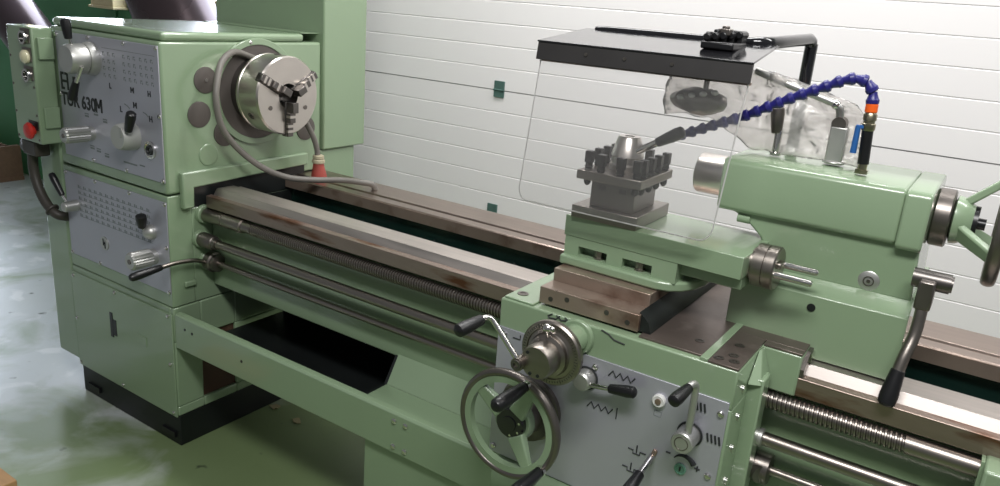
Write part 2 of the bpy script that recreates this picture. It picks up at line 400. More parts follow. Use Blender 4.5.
MB().box(-.235, -.155, -.0046, -.004, 1.03, 1.036).box(-.14, -.11, -.0046, -.004, 1.035, 1.04).build('caption_line', 'faint', H, sp)
# feed plate printing
for j in range(6):
    z = .885 - j * .022; pts = [(-.552, z - .006), (-.552 + 13 * .036, z - .006)]
    for i in range(12, -1, -1):
        x = -.55 + i * .036
        pts += [(x + .016, z - .0045), (x + .016, z + .004), (x + .011, z + .004), (x + .011, z - .0045), (x + .007, z - .0045), (x + .007, z + .006), (x, z + .006), (x, z - .0045)]
    MB().prism(pts, 'y', -.0043, -.004).build('feed_table_row', 'faint', H, fp)
sg = MB().cyl((-.397, -.004, .698), (-.397, -.007, .698), .026, seg=28).build('sight_plate', 'alu', H, fp)
MB().box(-.404, -.400, -.0085, -.006, .690, .716).box(-.394, -.390, -.0085, -.006, .680, .706).box(-.404, -.390, -.0085, -.006, .696, .701).build('sight_mark', 'ink', H, sg)
# speed selector: big grey hub with lever
kn = MB().lathe((-.380, -.004, 1.366), (0, -1, 0), [(0, .056), (.012, .057), (.03, .051), (.031, .047), (.034, .047), (.035, .051), (.085, .049), (.092, .044)], 48).build('speed_selector', 'alu', H)
lv = MB().tube(spline([(-.378, -.07, 1.395), (-.379, -.075, 1.42), (-.381, -.08, 1.44)], 4), .006, 10).build('selector_lever', 'chrome', H, kn)
grip('lever_grip', (-.380, -.08, 1.43), (-.386, -.083, 1.497), .0155, 'black', H, kn)
lv = MB().tube([(-.33, -.07, 1.345), (-.357, -.078, 1.292)], .0075, 10).build('lower_lever', 'chrome', H, kn)
grip('lower_lever_grip', (-.360, -.077, 1.295), (-.392, -.082, 1.228), .014, 'black', H, kn)
def fluted(name, x, z, r, L, root, parent, m='alu'):
    b = MB(); n = 40; prof = []
    def rad(k, rr): return rr * (1 + (.05 if k % 2 else -.05))
    for (y, rr, fl) in ((-.004, r * .95, 0), (-.02, r * .95, 0), (-.022, r, 1), (-L + .006, r, 1), (-L, r * .86, 0)):
        prof.append([b.bm.verts.new((x + cos(2 * pi * k / n) * (rad(k, rr) if fl else rr), y, z + sin(2 * pi * k / n) * (rad(k, rr) if fl else rr))) for k in range(n)])
    for A, B in zip(prof, prof[1:]):
        for k in range(n): b.bm.faces.new((A[k], A[(k + 1) % n], B[(k + 1) % n], B[k]))
    b.bm.faces.new(prof[0]); b.bm.faces.new(prof[-1])
    o = b.build(name, m, root, parent, ang=20)
    MB().cyl((x, -L + .001, z), (x, -L - .002, z), r * .3).build('knob_centre', 'darksteel', root, o)
    return o
fluted('fluted_knob', -.423, 1.103, .027, .105, H, None)
fluted('fluted_knob', -.09, .724, .03, .095, H, None)
kn = MB().lathe((-.168, -.004, 1.133), (0, -1, 0), [(0, .048), (.006, .049), (.05, .043), (.056, .039)], 44).build('range_selector', 'knobgrey', H)
MB().box(-.152, -.140, -.062, -.02, 1.135, 1.168).build('selector_fin', 'alu', H, kn, bevel=.003)
grip('range_grip', (-.118, -.05, 1.160), (-.082, -.056, 1.228), .0155, 'black', H, kn)
MB().lathe((-.07, -.004, 1.1), (0, -1, 0), [(0, .03), (.006, .03), (.008, .024), (.004, .02)], 32).build('oil_sight', 'chrome', H)
MB().torus((-.07, -.011, 1.1), (0, 1, 0), .013, .004, 24, 8).build('oil_swirl', 'ink', H)
kn = MB().cyl((-.569, -.004, .808), (-.569, -.05, .808), .022, .019).ball((-.569, -.05, .808), .019, (1, .5, 1)).build('lead_selector', 'alu', H)
MB().tube([(-.575, -.035, .82), (-.60, -.04, .85)], .005, 10).build('selector_stem', 'chrome', H, kn)
grip('selector_grip', (-.596, -.04, .845), (-.645, -.05, .925), .0125, 'black', H, kn)
kn = MB().lathe((-.093, -.004, .812), (0, -1, 0), [(0, .027), (.01, .027), (.02, .022), (.03, .01), (.032, .001)], 28).build('thread_selector', 'alu', H)
MB().tube([(-.10, -.02, .815), (-.105, -.035, .835)], .006, 10).build('selector_stem', 'chrome', H, kn)
grip('selector_grip', (-.108, -.03, .83), (-.095, -.04, .878), .017, 'black', H, kn)
# right face: cover plugs, spindle flange, seam, pad
for y, z, r in ((.163, 1.331, .044), (.134, 1.218, .044), (.235, 1.146, .046), (.605, 1.131, .046)):
    MB().lathe((.0, y, z), (1, 0, 0), [(0, r), (.003, r), (.004, r * .95), (.0042, .001)], 36).build('cover_plug', 'disc', H)
MB().cyl((0, .163, 1.331), (.008, .163, 1.331), .006, seg=12).build('plug_screw', 'chrome', H)
MB().cyl((0, .165, 1.077), (.004, .165, 1.077), .04, .036, 36).build('cast_boss', 'green', H, bevel=.002)
MB().ring((0, .375, 1.282), (1, 0, 0), .165, .187, .012, 64).build('spindle_ring', 'green', H, bevel=.002)
MB().cyl((0, .375, 1.282), (.008, .375, 1.282), .166, seg=64).build('spindle_cover', 'disc', H)
for a in (100, 35, -20): screw((.01, .375 + cos(R(a)) * .176, 1.282 + sin(R(a)) * .176), (1, 0, 0), .007, H, None, 'chrome', 'flange_screw')
# rod sockets
for y, z, r in ((.134, .872, .034), (.117, .785, .033), (.143, .70, .036)):
    MB().cyl((0, y, z), (.016, y, z), r, r * .92, 32).build('rod_boss', 'green', H, bevel=.002)
MB().box(0, .012, .045, .09, .62, .64).build('cast_pad', 'green', H, bevel=.004)

# ================================================================ PUSH BUTTON BOX
P = thing('push_button_box', (-.71, -.045, 1.03), 'narrow sage green push button box with red stop button on the headstock end', 'control box')
pb = MB().box(-.80, -.625, -.08, -.006, 1.035, 1.449).build('box_body', 'green', P, bevel=.006)
for z0 in (1.34, 1.095):
    MB().box(-.625, -.612, -.065, -.012, z0, z0 + .075).build('bracket', 'green', P, pb, bevel=.002)
for x, z in ((-.785, 1.437), (-.64, 1.437), (-.785, 1.34), (-.64, 1.34), (-.785, 1.24), (-.64, 1.24), (-.785, 1.14), (-.64, 1.14), (-.785, 1.05), (-.64, 1.05)):
    screw((x, -.08, z), (0, -1, 0), .0045, P, pb, 'darksteel')
for z in (1.412, 1.346, 1.281):
    hold = MB().box(-.692, -.633, -.084, -.08, z - .018, z + .032).build('legend_plate', 'darksteel', P, pb, bevel=.002)
    if z == 1.346:
        MB().lathe((-.662, -.084, z), (0, -1, 0), [(0, .024), (.01, .024), (.018, .016), (.022, .001)], 28).build('indicator_lamp', 'lens', P, pb)
    else:
        MB().ring((-.662, -.084, z), (0, -1, 0), .016, .0235, .012, 28).build('button_ring', 'chrome', P, pb)
        MB().cyl((-.662, -.084, z), (-.662, -.09, z), .0165, seg=24).build('push_button', 'black', P, pb)
MB().box(-.70, -.635, -.084, -.08, 1.085, 1.118).build('legend_plate', 'black', P, pb, bevel=.002)
MB().lathe((-.668, -.082, 1.083), (0, -1, 0), [(0, .016), (.010, .016), (.012, .029), (.018, .031), (.026, .025), (.03, .001)], 32).build('stop_button', 'red', P, pb)
MB().box(-.80, -.70, -.07, -.015, .975, 1.035).build('cable_gland', 'darkcable', P, bevel=.008)
MB().tube(spline([(-.775, -.045, .99), (-.782, -.045, .915), (-.760, -.045, .848), (-.715, -.042, .79), (-.672, -.03, .755), (-.652, .01, .742)], 8), .018, 16).build('flexible_conduit', 'darkcable', P)
MB().tube(spline([(-.78, -.04, 1.0), (-.86, -.03, .985), (-.98, .03, 1.0), (-1.15, .15, 1.02)], 8), .016, 12).build('side_cable', 'darkcable', P)
MB().tube(spline([(-.80, -.03, 1.10), (-.83, -.02, 1.09), (-.835, -.02, 1.05), (-.80, -.03, 1.01)], 6), .008, 10).build('side_wire', 'black', P)
MB().torus((-.69, -.036, .77), (1, .2, -.7), .021, .006, 24, 8).build('conduit_clip', 'darkcable', P)

# ================================================================ ELECTRICAL CABINET BEHIND
t = thing('electrical_cabinet', (-.3, .8, 0), 'tall sage green electrical cabinet standing behind the headstock', 'cabinet')
MB().box(-.64, .010, .69, .925, 1.036, 2.25).build('cabinet_body', 'green', t, bevel=.006)
MB().box(-.62, -.005, .69, .88, 0, 1.033).build('cabinet_base', 'green', t, bevel=.004)
MB().box(-.60, -.02, .60, .69, 1.486, 1.489).build('rear_ledge', 'green', t)

# ================================================================ CHUCK
CY, CZ = .375, 1.288
C = thing('lathe_chuck', (.1, CY, CZ), 'round three jaw steel chuck mounted on the headstock spindle', 'chuck')
MB().lathe((.008, CY, CZ), (1, 0, 0), [(0, .118), (.034, .118), (.036, .128), (.052, .128), (.052, .06)], 64, True).build('back_plate', 'jaw', C)
cb = MB().lathe((.055, CY, CZ), (1, 0, 0), [(0, .05), (0, .132), (.004, .136), (.012, .136), (.014, .1335), (.019, .1335), (.021, .136), (.106, .136), (.112, .131), (.112, .043), (.04, .043), (.04, .001)], 72, False).build('chuck_body', 'chuck', C, ang=25)
MB().cyl((.09, CY, CZ), (.1, CY, CZ), .0425).build('bore', 'inside', C, cb)
for a in (150, 30, 270):
    u = Vector((0, cos(R(a)), sin(R(a)))); v = Vector((0, -sin(R(a)), cos(R(a)))); c0 = Vector((0, CY, CZ))
    def blk(b, r0, r1, hw, x0, x1):
        q = [c0 + u * r0 - v * hw, c0 + u * r1 - v * hw, c0 + u * r1 + v * hw, c0 + u * r0 + v * hw]
        b.hull([(x0, w.y, w.z) for w in q], [(x1, w.y, w.z) for w in q])
    b = MB(); blk(b, .046, .134, .017, .1665, .1676); b.build('jaw_slot', 'inside', C, cb)
    b = MB()
    blk(b, .020, .056, .0125, .150, .205); blk(b, .056, .092, .0125, .150, .190); blk(b, .092, .141, .0125, .150, .178)
    blk(b, .020, .141, .0155, .150, .170)
    j = b.build('chuck_jaw', 'jaw', C, bevel=.002)
    b = MB()
    for r0 in (.066, .1, .118):
        b = MB(); blk(b, r0, r0 + .009, .0127, .169, .1905 if r0 < .09 else .1785)
        b.build('jaw_step', 'chuck', C, j)
    ku = Vector((0, cos(R(a + 60)), sin(R(a + 60))))
    s0 = Vector((.115, CY, CZ)) + ku * .1345
    MB().ring(s0, ku, .0075, .013, .003, 20).build('key_ring', 'darksteel', C, cb)
    MB().cyl(s0, s0 + ku * .0022, .0078, seg=4).build('key_socket', 'inside', C, cb)
for a in (205, 330):
    MB().cyl((.166, CY + cos(R(a)) * .088, CZ + sin(R(a)) * .088), (.169, CY + cos(R(a)) * .088, CZ + sin(R(a)) * .088), .008, seg=18).build('face_screw', 'darksteel', C, cb)

# ================================================================ BED
B = thing('lathe_bed', (1.2, .38, .6), 'long sage green lathe bed with two bright steel ways', 'lathe bed')
X1 = 2.95
MB().prism([(.168, .60), (.168, .905), (.278, .905), (.278, .60)], 'x', .0, X1).build('front_wall', 'green', B, bevel=.004)
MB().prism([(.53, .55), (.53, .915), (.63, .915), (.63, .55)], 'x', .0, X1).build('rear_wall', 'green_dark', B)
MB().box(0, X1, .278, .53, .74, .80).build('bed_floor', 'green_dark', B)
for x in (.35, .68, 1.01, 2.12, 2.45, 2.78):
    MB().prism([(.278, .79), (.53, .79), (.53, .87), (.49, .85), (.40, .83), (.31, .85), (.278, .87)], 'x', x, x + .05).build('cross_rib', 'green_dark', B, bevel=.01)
MB().prism([(.131, .900), (.131, .941), (.152, .944), (.156, .938), (.168, .940), (.168, .900)], 'x', .024, X1).build('front_way_lip', 'lip', B, bevel=.0015)
MB().prism([(.160, .902), (.160, .939), (.174, .9615), (.244, .9615), (.251, .954), (.276, .953), (.278, .950), (.278, .84), (.260, .83), (.260, .902)], 'x', .026, X1).build('front_way', 'way', B, bevel=.001, ang=12)
MB().prism([(.503, .914), (.503, .951), (.507, .954), (.549, .954), (.552, .948), (.560, .948), (.563, .956), (.684, .958), (.688, .954), (.688, .90), (.63, .90), (.63, .905), (.53, .905)], 'x', .0, X1).build('rear_way', 'backway', B, bevel=.001, ang=12)
MB().box(0, X1, .501, .503, .914, .950).build('rear_way_flank', 'brown', B)
eb = MB().box(2.372, 2.52, .06, .165, .56, .905).build('rod_bracket', 'green', B, bevel=.006)
screw((2.392, .06, .858), (0, -1, 0), .012, B, eb, 'darksteel', 'cap_screw')
MB().box(2.366, 2.372, .10, .165, .60, .902).build('bracket_flange', 'green', B, eb)

MB().box(.0005, .004, .278, .53, .74, .899).build('bed_end_plate', 'inside', B)
# rods
def rodthing(name, y, z, lab, cat): return thing(name, (1.2, y, z), lab, cat)
T = rodthing('lead_screw', .134, .872, 'thick threaded steel lead screw, topmost of the three rods along the bed', 'lead screw')
MB().lathe((.0, .134, .872), (1, 0, 0), [(.005, .019), (.02, .019), (.02, .0235), (.118, .0235), (.119, .0215), (.122, .0215), (.123, .0235), (.215, .0235), (.218, .019), (.26, .018)], 32).build('sleeve', 'rod', T)
b = MB(); x0, x1, pitch, seg = .258, 2.237, .0094, 20; n = int((x1 - x0) / pitch * seg); prev = None
prof = [(.0, .0160), (.0020, .0208), (.0052, .0208), (.0072, .0160)]
for i in range(n + 1):
    a = 2 * pi * i / seg; x = x0 + pitch * i / seg
    ring = [b.bm.verts.new((x + dx, .134 + cos(a) * r, .872 + sin(a) * r)) for dx, r in prof]
    if prev:
        for k in range(3): b.bm.faces.new((prev[k], prev[k + 1], ring[k + 1], ring[k]))
    prev = ring
thread = b.build('thread', 'rod', T, ang=30)
MB().cyl((.25, .134, .872), (2.24, .134, .872), .0172).build('screw_core', 'darksteel', T)
MB().cyl((2.24, .134, .872), (2.374, .134, .872), .0205, seg=32).build('plain_end', 'rod', T)
T = rodthing('feed_rod', .117, .785, 'smooth steel feed rod, middle of the three rods along the bed', 'feed rod')
MB().lathe((0, .117, .785), (1, 0, 0), [(.005, .026), (.075, .026), (.078, .024), (.081, .024), (.084, .02), (.1, .019)], 32).build('coupling_sleeve', 'darksteel', T)
MB().cyl((.09, .117, .785), (2.374, .117, .785), .0155, seg=28).build('shaft', 'rod', T)
T = rodthing('control_rod', .143, .70, 'thin steel control rod with black handled lever, lowest of the three rods', 'control rod')
MB().cyl((.04, .143, .70), (2.374, .143, .70), .0105, seg=24).build('shaft', 'rod', T)
MB().lathe((.016, .143, .70), (1, 0, 0), [(0, .02), (.004, .036), (.03, .036), (.034, .03), (.05, .03), (.052, .012)], 36).build('clutch_collar', 'darksteel', T)
MB().torus((.056, .143, .70), (1, 0, 0), .024, .006, 32, 10).build('collar_ring', 'rod', T)
lv = MB().tube(spline([(.035, .112, .704), (.035, .07, .722), (.035, .0, .73), (.035, -.05, .728), (.035, -.075, .727)], 6), .0075, 14).build('shift_lever', 'rod', T)
grip('shift_grip', (.035, -.056, .728), (.035, -.172, .718), .0135, 'black', T, lv)
MB().lathe((1.985, .143, .70), (1, 0, 0), [(-.02, .014), (-.02, .036), (.012, .036), (.014, .03)], 36).cyl((1.965, .125, .70), (1.985, .11, .70), .02).build('stop_collar', 'darksteel', T)

# ================================================================ CHIP TRAY
T = thing('chip_tray', (1.2, .2, .2), 'sage green chip tray with long front rail and pedestal under the bed', 'chip tray')
rl = MB().prism([(.0, .405), (.0, .527), (.006, .534), (.028, .534), (.028, .528), (.010, .52), (.010, .405)], 'x', .004, X1).build('front_rail', 'green', T, bevel=.002)
for x, z in ((1.02, .507), (1.062, .507), (1.02, .426), (1.062, .425)): screw((x, 0, z), (0, -1, 0), .0085, T, rl, 'chrome', 'rail_bolt')
for x, z in ((.06, .49), (.10, .487), (.36, .47)): MB().cyl((x, .001, z), (x, -.0012, z), .005, seg=12).build('rivet_hole', 'inside', T, rl)
MB().prism([(.029, .528), (.118, .528), (.118, .522), (.029, .522)], 'x', .885, X1).build('tray_ledge', 'green', T)
MB().prism([(.119, .528), (.168, .61), (.168, .60), (.124, .522)], 'x', .885, X1).build('tray_slope', 'green', T)
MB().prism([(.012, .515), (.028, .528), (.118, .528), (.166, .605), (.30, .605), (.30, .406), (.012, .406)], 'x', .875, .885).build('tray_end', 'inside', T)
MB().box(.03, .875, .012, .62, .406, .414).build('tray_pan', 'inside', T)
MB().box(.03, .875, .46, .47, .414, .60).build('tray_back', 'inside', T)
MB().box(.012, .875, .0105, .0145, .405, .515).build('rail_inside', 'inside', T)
MB().box(.89, 2.7, .02, .62, .0, .404).build('pedestal', 'green', T, bevel=.004)

# ================================================================ CARRIAGE
A = thing('lathe_carriage', (1.65, .2, .9), 'sage green lathe carriage with silver apron plate, handwheels and levers', 'lathe carriage')
YF = -.04
b = MB().prism([(YF, .903), (YF, .9905), (.62, .9905), (.62, .964), (.118, .964), (.118, .903)], 'x', 1.367, 1.935)
b.build('saddle', 'green', A, bevel=.004)
MB().box(1.373, 1.452, YF + .006, .60, .9905, .9955).build('left_wing_plate', 'green', A, bevel=.002)
MB().ring((1.399, .006, .9955), (0, 0, 1), .007, .0135, .0015, 24).cyl((1.399, .006, .994), (1.399, .006, .996), .007).build('oil_cup', 'darksteel', A)
w1 = MB().box(1.712, 1.853, YF + .016, .60, .9905, .9955).build('way_plate', 'wing', A, bevel=.001)
w2 = MB().box(1.870, 1.934, YF + .002, .155, .9905, .9955).box(1.870, 2.017, .155, .42, .9905, .9955).box(1.936, 2.017, .130, .155, .9905, .9955).build('clamp_plate', 'wing', A, bevel=.001)
MB().box(1.853, 1.870, YF + .003, .60, .9905, .997).build('divider_strip', 'green', A, bevel=.001)
for x, y, w in ((1.824, .044, w1), (1.884, -.012, w2), (1.915, -.008, w2), (1.899, .08, w2), (1.905, .02, w2), (1.996, .213, w2)):
    MB().ring((x, y, .9955), (0, 0, 1), .0055, .0105, .0012, 20).cyl((x, y, .9955), (x, y, .9958), .0055, seg=6).build('countersunk_screw', 'darksteel', A, w)
# right side wing block + wiper
MB().box(1.90, 2.018, .1285, .42, .897, .9905).build('wing_block', 'green', A, bevel=.004)
wp = MB().prism([(.1335, .940), (.155, .945), (.178, .968), (.225, .968), (.225, .964), (.30, .964), (.30, .99), (.17, .99), (.1335, .96)], 'x', 2.018, 2.026).build('way_wiper', 'darksteel', A)
MB().box(2.026, 2.03, .168, .29, .966, .985).build('wiper_plate', 'chrome', A, wp)
# sloped gusset from the block down to the apron flange
MB().hull([(1.936, .045, .93), (1.936, .128, .93), (1.936, .128, .99), (1.936, .10, .99)],
          [(1.962, .058, .93), (1.962, .128, .93), (1.940, .128, .989), (1.940, .11, .989)]).build('gusset', 'green', A, bevel=.002)
# apron
ap = MB().box(1.367, 1.935, YF, .105, .575, .9035).build('apron', 'green', A, bevel=.004)
MB().prism([(YF, .580), (YF - .03, .566), (YF - .034, .560), (YF - .034, .50), (.09, .50), (.09, .58)], 'x', 1.40, 1.935).build('apron_lip', 'green', A, bevel=.002)
MB().box(1.930, 1.966, .062, .115, .46, .942).build('apron_flange', 'green', A, bevel=.004)
pl = MB().box(1.3695, 1.929, YF - .004, YF, .583, .921).build('apron_plate', 'plate', A, bevel=.001)
for x, z in ((1.916, .892), (1.912, .745), (1.382, .60), (1.388, .905), (1.63, .90)): screw((x, YF - .004, z), (0, -1, 0), .0075, A, pl)
for z in (.93, .865, .79, .71):
    MB().cyl((1.9345, .02, z), (1.939, .02, z), .009, seg=16).build('side_plug', 'chrome', A, ap)
MB().lathe((1.935, .0, .665), (1, 0, 0), [(0, .03), (.012, .03), (.014, .02), (.02, .018)], 24).build('shaft_boss', 'chrome', A, ap)
MB().lathe((1.966, .117, .785), (1, 0, 0), [(0, .021), (.008, .021), (.01, .016)], 24).build('rod_seal', 'alu', A)
# printed symbols
def ink(name, pts, r=.0017, m='ink'):
    return MB().tube([(x, YF - .0046, z) for x, z in pts], r, 6).build(name, m, A, pl)
def zig(x, z, n, w=.0088, h=.0135): return [(x + w * k, z + (h if k % 2 else 0)) for k in range(n)]
ink('thread_symbol', zig(1.664, .892, 8), .0018)
ink('thread_symbol', zig(1.622, .801, 8), .0018)
ink('bar_symbol', [(1.694, .795), (1.694, .822)], .0012)
for (sx, sz) in ((1.857, .893), (1.897, .832)):
    for k in range(4): ink('coil_symbol', [(sx - .001 + k * .0082, sz + .009), (sx + .001 + k * .0082, sz), (sx + .003 + k * .0082, sz - .009)], .0022)
for (sx, sz) in ((1.752, .738), (1.744, .691)):
    ink('nut_symbol', [(sx - .02, sz), (sx - .008, sz), (sx - .008, sz - .008), (sx + .008, sz - .008), (sx + .008, sz), (sx + .022, sz)], .0015)
    ink('nut_symbol', [(sx, sz - .004), (sx, sz + .014)], .0015)
ink('minus_mark', [(1.817, .764), (1.827, .764)], .0018)
ink('plus_mark', [(1.882, .752), (1.894, .752)], .0018); ink('plus_mark', [(1.888, .746), (1.888, .758)], .0018)
ar = MB(); pts = []
for k in range(13):
    a = R(150 - k * 10); pts.append((1.858 + .025 * cos(a), .745 + .025 * sin(a), .0012 + .0055 * k / 12))
ar.tube([(x, YF - .0045, z) for x, z, r in pts], [r for *_, r in pts], 8); ar = ar.build('volume_arc', 'ink', A, pl)
MB().lathe((1.853, YF - .004, .737), (0, -1, 0), [(0, .013), (.003, .013), (.004, .010), (.002, .009), (.002, .001)], 28).build('sight_glass', 'sight', A, pl)
MB().box(1.8515, 1.8545, YF - .008, YF - .005, .733, .742).build('sight_needle', 'ink', A, pl)
ink('corner_mark', [(1.412, .925 - .022), (1.432, .903), (1.432, .914)], .0014)
bt = MB().lathe((1.786, YF - .004, .876), (0, -1, 0), [(0, .0145), (.008, .0145), (.010, .012), (.009, .008)], 26).build('push_button_bezel', 'white', A, pl)
MB().cyl((1.786, YF - .01, .876), (1.786, YF - .016, .876), .0065).build('push_button', 'brown', A, bt)
ink('square_mark', [(1.778, .838), (1.794, .838), (1.794, .850), (1.778, .850), (1.778, .838)], .0006, 'faint')
# marks on the green front above the plate
def mark(pts, r=.0018): return MB().tube([(x, YF - .0006, z) for x, z in pts], r, 6).build('casting_and_shade_line', 'ink', A)
mark([(1.508, .990), (1.497, .982), (1.500, .979), (1.518, .980), (1.523, .985), (1.519, .990)], .0018)
mark([(1.526, .990), (1.526, .985), (1.531, .981), (1.546, .984), (1.547, .987), (1.540, .990)], .0018)
mark([(1.632, .989), (1.650, .984), (1.664, .975), (1.690, .972)], .0016)  # shadow gap under the saddle top edge, painted as a dark line
# rack handwheel
wc = Vector((1.481, -.145, .744))
MB().lathe((wc.x, YF - .004, wc.z), (0, -1, 0), [(0, .078), (.012, .078), (.014, .071), (.034, .071), (.036, .05), (.075, .045)], 56).build('handwheel_dial', 'darksteel', A)
hw = MB().lathe((wc.x, -.098, wc.z), (0, -1, 0), [(0, .042), (.015, .050), (.033, .046)], 40).build('handwheel', 'green', A)
MB().torus(wc, (0, 1, 0), .1245, .009, 72, 16, 1.3).build('rim', 'darksteel', A, hw)
MB().ring(wc + Vector((0, .009, 0)), (0, -1, 0), .102, .1175, .017, 64).build('rim_inner', 'green', A, hw)
for a in (-58, 62, 142):
    u = Vector((cos(R(a)), 0, sin(R(a)))); v = Vector((-sin(R(a)), 0, cos(R(a))))
    lo = [wc + u * .03 + v * .02 + Vector((0, q, 0)) for q in ()]
    A0 = [wc + u * .03 + v * s * .022 + Vector((0, q + .012, 0)) for s, q in ((-1, .012), (1, .012), (1, -.012), (-1, -.012))]
    A1 = [wc + u * .113 + v * s * .0125 + Vector((0, q, 0)) for s, q in ((-1, .007), (1, .007), (1, -.007), (-1, -.007))]
    MB().hull(A0, A1).build('spoke', 'green', A, hw, bevel=.004)
MB().lathe((wc.x, -.128, wc.z), (0, -1, 0), [(0, .038), (.012, .038), (.016, .034), (.0162, .019), (.019, .018), (.02, .001)], 40).build('hub_cap', 'blackpaint', A, hw)
for a in (20, -30, -80): MB().cyl((wc.x + .028 * cos(R(a)), -.144, wc.z + .028 * sin(R(a))), (wc.x + .028 * cos(R(a)), -.1455, wc.z + .028 * sin(R(a))), .003, seg=10).build('hub_screw', 'chrome', A, hw)
for a in (70, -36):
    q = wc + Vector((cos(R(a)) * .1235, 0, sin(R(a)) * .1235))
    MB().cyl(q + Vector((0, .005, 0)), q - Vector((0, .028, 0)), .007).cyl(q - Vector((0, .010, 0)), q - Vector((0, .02, 0)), .0125).build('handle_bolt', 'chrome', A, hw)
    grip('handle_grip', q - Vector((0, .02, 0)), q - Vector((0, .135, 0)), .0155, 'black', A, hw)
# cross slide dial and crank
dx, dz = 1.577, .957
MB().cyl((dx, YF + .01, dz), (dx, -.15, dz), .031, .029).cyl((dx, YF, dz), (dx, YF - .010, dz), .042, .039).build('dial_boss', 'green', A, bevel=.002)
dl = MB().lathe((dx, -.146, dz), (0, -1, 0), [(0, .068), (.004, .0715), (.014, .0715), (.018, .068), (.019, .057), (.017, .056), (.02, .048), (.024, .046)], 64).build('cross_feed_dial', 'rod', A)
b = MB()
for k in range(60):
    a = 2 * pi * k / 60; L = .008 if k % 5 == 0 else .0045
    n0 = len(b.bm.verts); b.box(-.0004, .0004, -.001, .001, -L / 2, L / 2)
    mm = Matrix.Translation((dx + cos(a) * .0625, -.1645, dz + sin(a) * .0625)) @ Matrix.Rotation(-a + pi / 2, 4, 'Y')
    for v in list(b.bm.verts)[n0:]: v.co = mm @ v.co
o = b.build('dial_graduations', 'ink', A, dl)
hb = MB().lathe((dx, -.166, dz), (0, -1, 0), [(0, .046), (.012, .045), (.016, .037), (.052, .037), (.058, .034), (.059, .001)], 56).build('dial_hub', 'rod', A, dl)
for a in (135, -70, 250): MB().cyl((dx + cos(R(a)) * .027, -.224, dz + sin(R(a)) * .027), (dx + cos(R(a)) * .027, -.2258, dz + sin(R(a)) * .027), .0038, seg=10).build('hub_screw', 'inside', A, hb)
MB().tube(spline([(dx - .002, -.172, dz + .038), (dx - .001, -.180, dz + .052), (dx + .0, -.184, dz + .062)], 5), .0055, 12).ball((dx + .0, -.185, dz + .065), .0105).ball((dx + .012, -.187, dz + .067), .0065).build('dial_lock', 'chrome', A, dl)
MB().cyl((1.541, -.205, .946), (1.541, -.236, .946), .0145, seg=24).build('crank_pivot', 'rod', A, dl)
MB().ring((1.541, -.236, .946), (0, -1, 0), .006, .0115, .004, 20).build('pivot_ring', 'jaw', A, dl)
ck = MB().tube(spline([(1.540, -.23, .953), (1.504, -.23, .990), (1.474, -.23, 1.020), (1.466, -.234, 1.027), (1.460, -.244, 1.029), (1.458, -.258, 1.027)], 6), .006, 14).build('crank_arm', 'chrome', A, dl)
grip('crank_grip', (1.4585, -.250, 1.027), (1.446, -.322, 1.018), .0138, 'black', A, ck)
# apron levers
kn = MB().lathe((1.613, YF - .004, .868), (0, -1, 0), [(0, .024), (.028, .0215), (.032, .018), (.0325, .001)], 30).build('feed_lever', 'alu', A)
MB().torus((1.613, YF - .006, .868), (0, 1, 0), .026, .0022, 30, 8).build('hub_ring', 'ink', A, kn)
MB().tube([(1.616, -.066, .864), (1.66, -.069, .871), (1.69, -.07, .877)], .0058, 12).build('lever_rod', 'chrome', A, kn)
grip('lever_grip', (1.679, -.0695, .875), (1.743, -.074, .889), .0125, 'black', A, kn)
kn = MB().lathe((1.861, YF - .004, .825), (0, -1, 0), [(0, .0235), (.048, .0235), (.051, .021), (.0515, .001)], 36).build('half_nut_lever', 'alu', A)
MB().torus((1.861, -.0955, .825), (0, 1, 0), .014, .001, 28, 6).build('hub_groove', 'darksteel', A, kn)
MB().torus((1.861, YF - .006, .825), (0, 1, 0), .026, .002, 32, 8).build('hub_ring', 'ink', A, kn)
MB().tube(spline([(1.866, -.078, .84), (1.868, -.08, .90), (1.868, -.081, .945), (1.867, -.086, .958), (1.864, -.098, .962), (1.861, -.11, .958)], 6), .0075, 14).build('lever_rod', 'alu', A, kn)
grip('lever_grip', (1.862, -.105, .9575), (1.853, -.168, .947), .0128, 'black', A, kn)
kn = MB().prism([(1.776, .712), (1.786, .712), (1.800, .758), (1.790, .762)], 'y', YF - .010, YF - .003).build('engage_lever', 'brown', A, bevel=.003)
MB().tube([(1.789, -.045, .742), (1.790, -.09, .735), (1.788, -.115, .727)], .007, 12).build('lever_rod', 'chrome', A, kn)
grip('lever_grip', (1.789, -.105, .730), (1.786, -.195, .705), .0135, 'black', A, kn)

# ================================================================ CROSS SLIDE
X = thing('cross_slide', (1.58, .25, .99), 'brown oiled steel cross slide lying across the saddle', 'cross slide')
fpz = MB().box(1.455, 1.704, -.014, .045, .9965, 1.036).build('front_gib_block', 'brown', X, bevel=.0015)
for x, z in ((1.485, 1.012), (1.527, 1.022), (1.627, 1.02), (1.678, 1.012)):
    MB().cyl((x, -.0125, z), (x, -.0148, z), .006, seg=14).build('dowel_hole', 'jaw', X, fpz)
MB().box(1.455, 1.700, .045, .60, .9965, 1.066).build('slide_body', 'brown', X, bevel=.0015)
MB().prism([(1.700, .9965), (1.730, .9965), (1.722, 1.02), (1.700, 1.04)], 'y', -.004, .60).build('dovetail_shadow', 'inside', X)  # dark wedge standing in for the black shadow along the slide
MB().cyl((1.704, .012, 1.010), (1.716, .012, 1.010), .008, seg=14).build('gib_screw', 'rod', X)

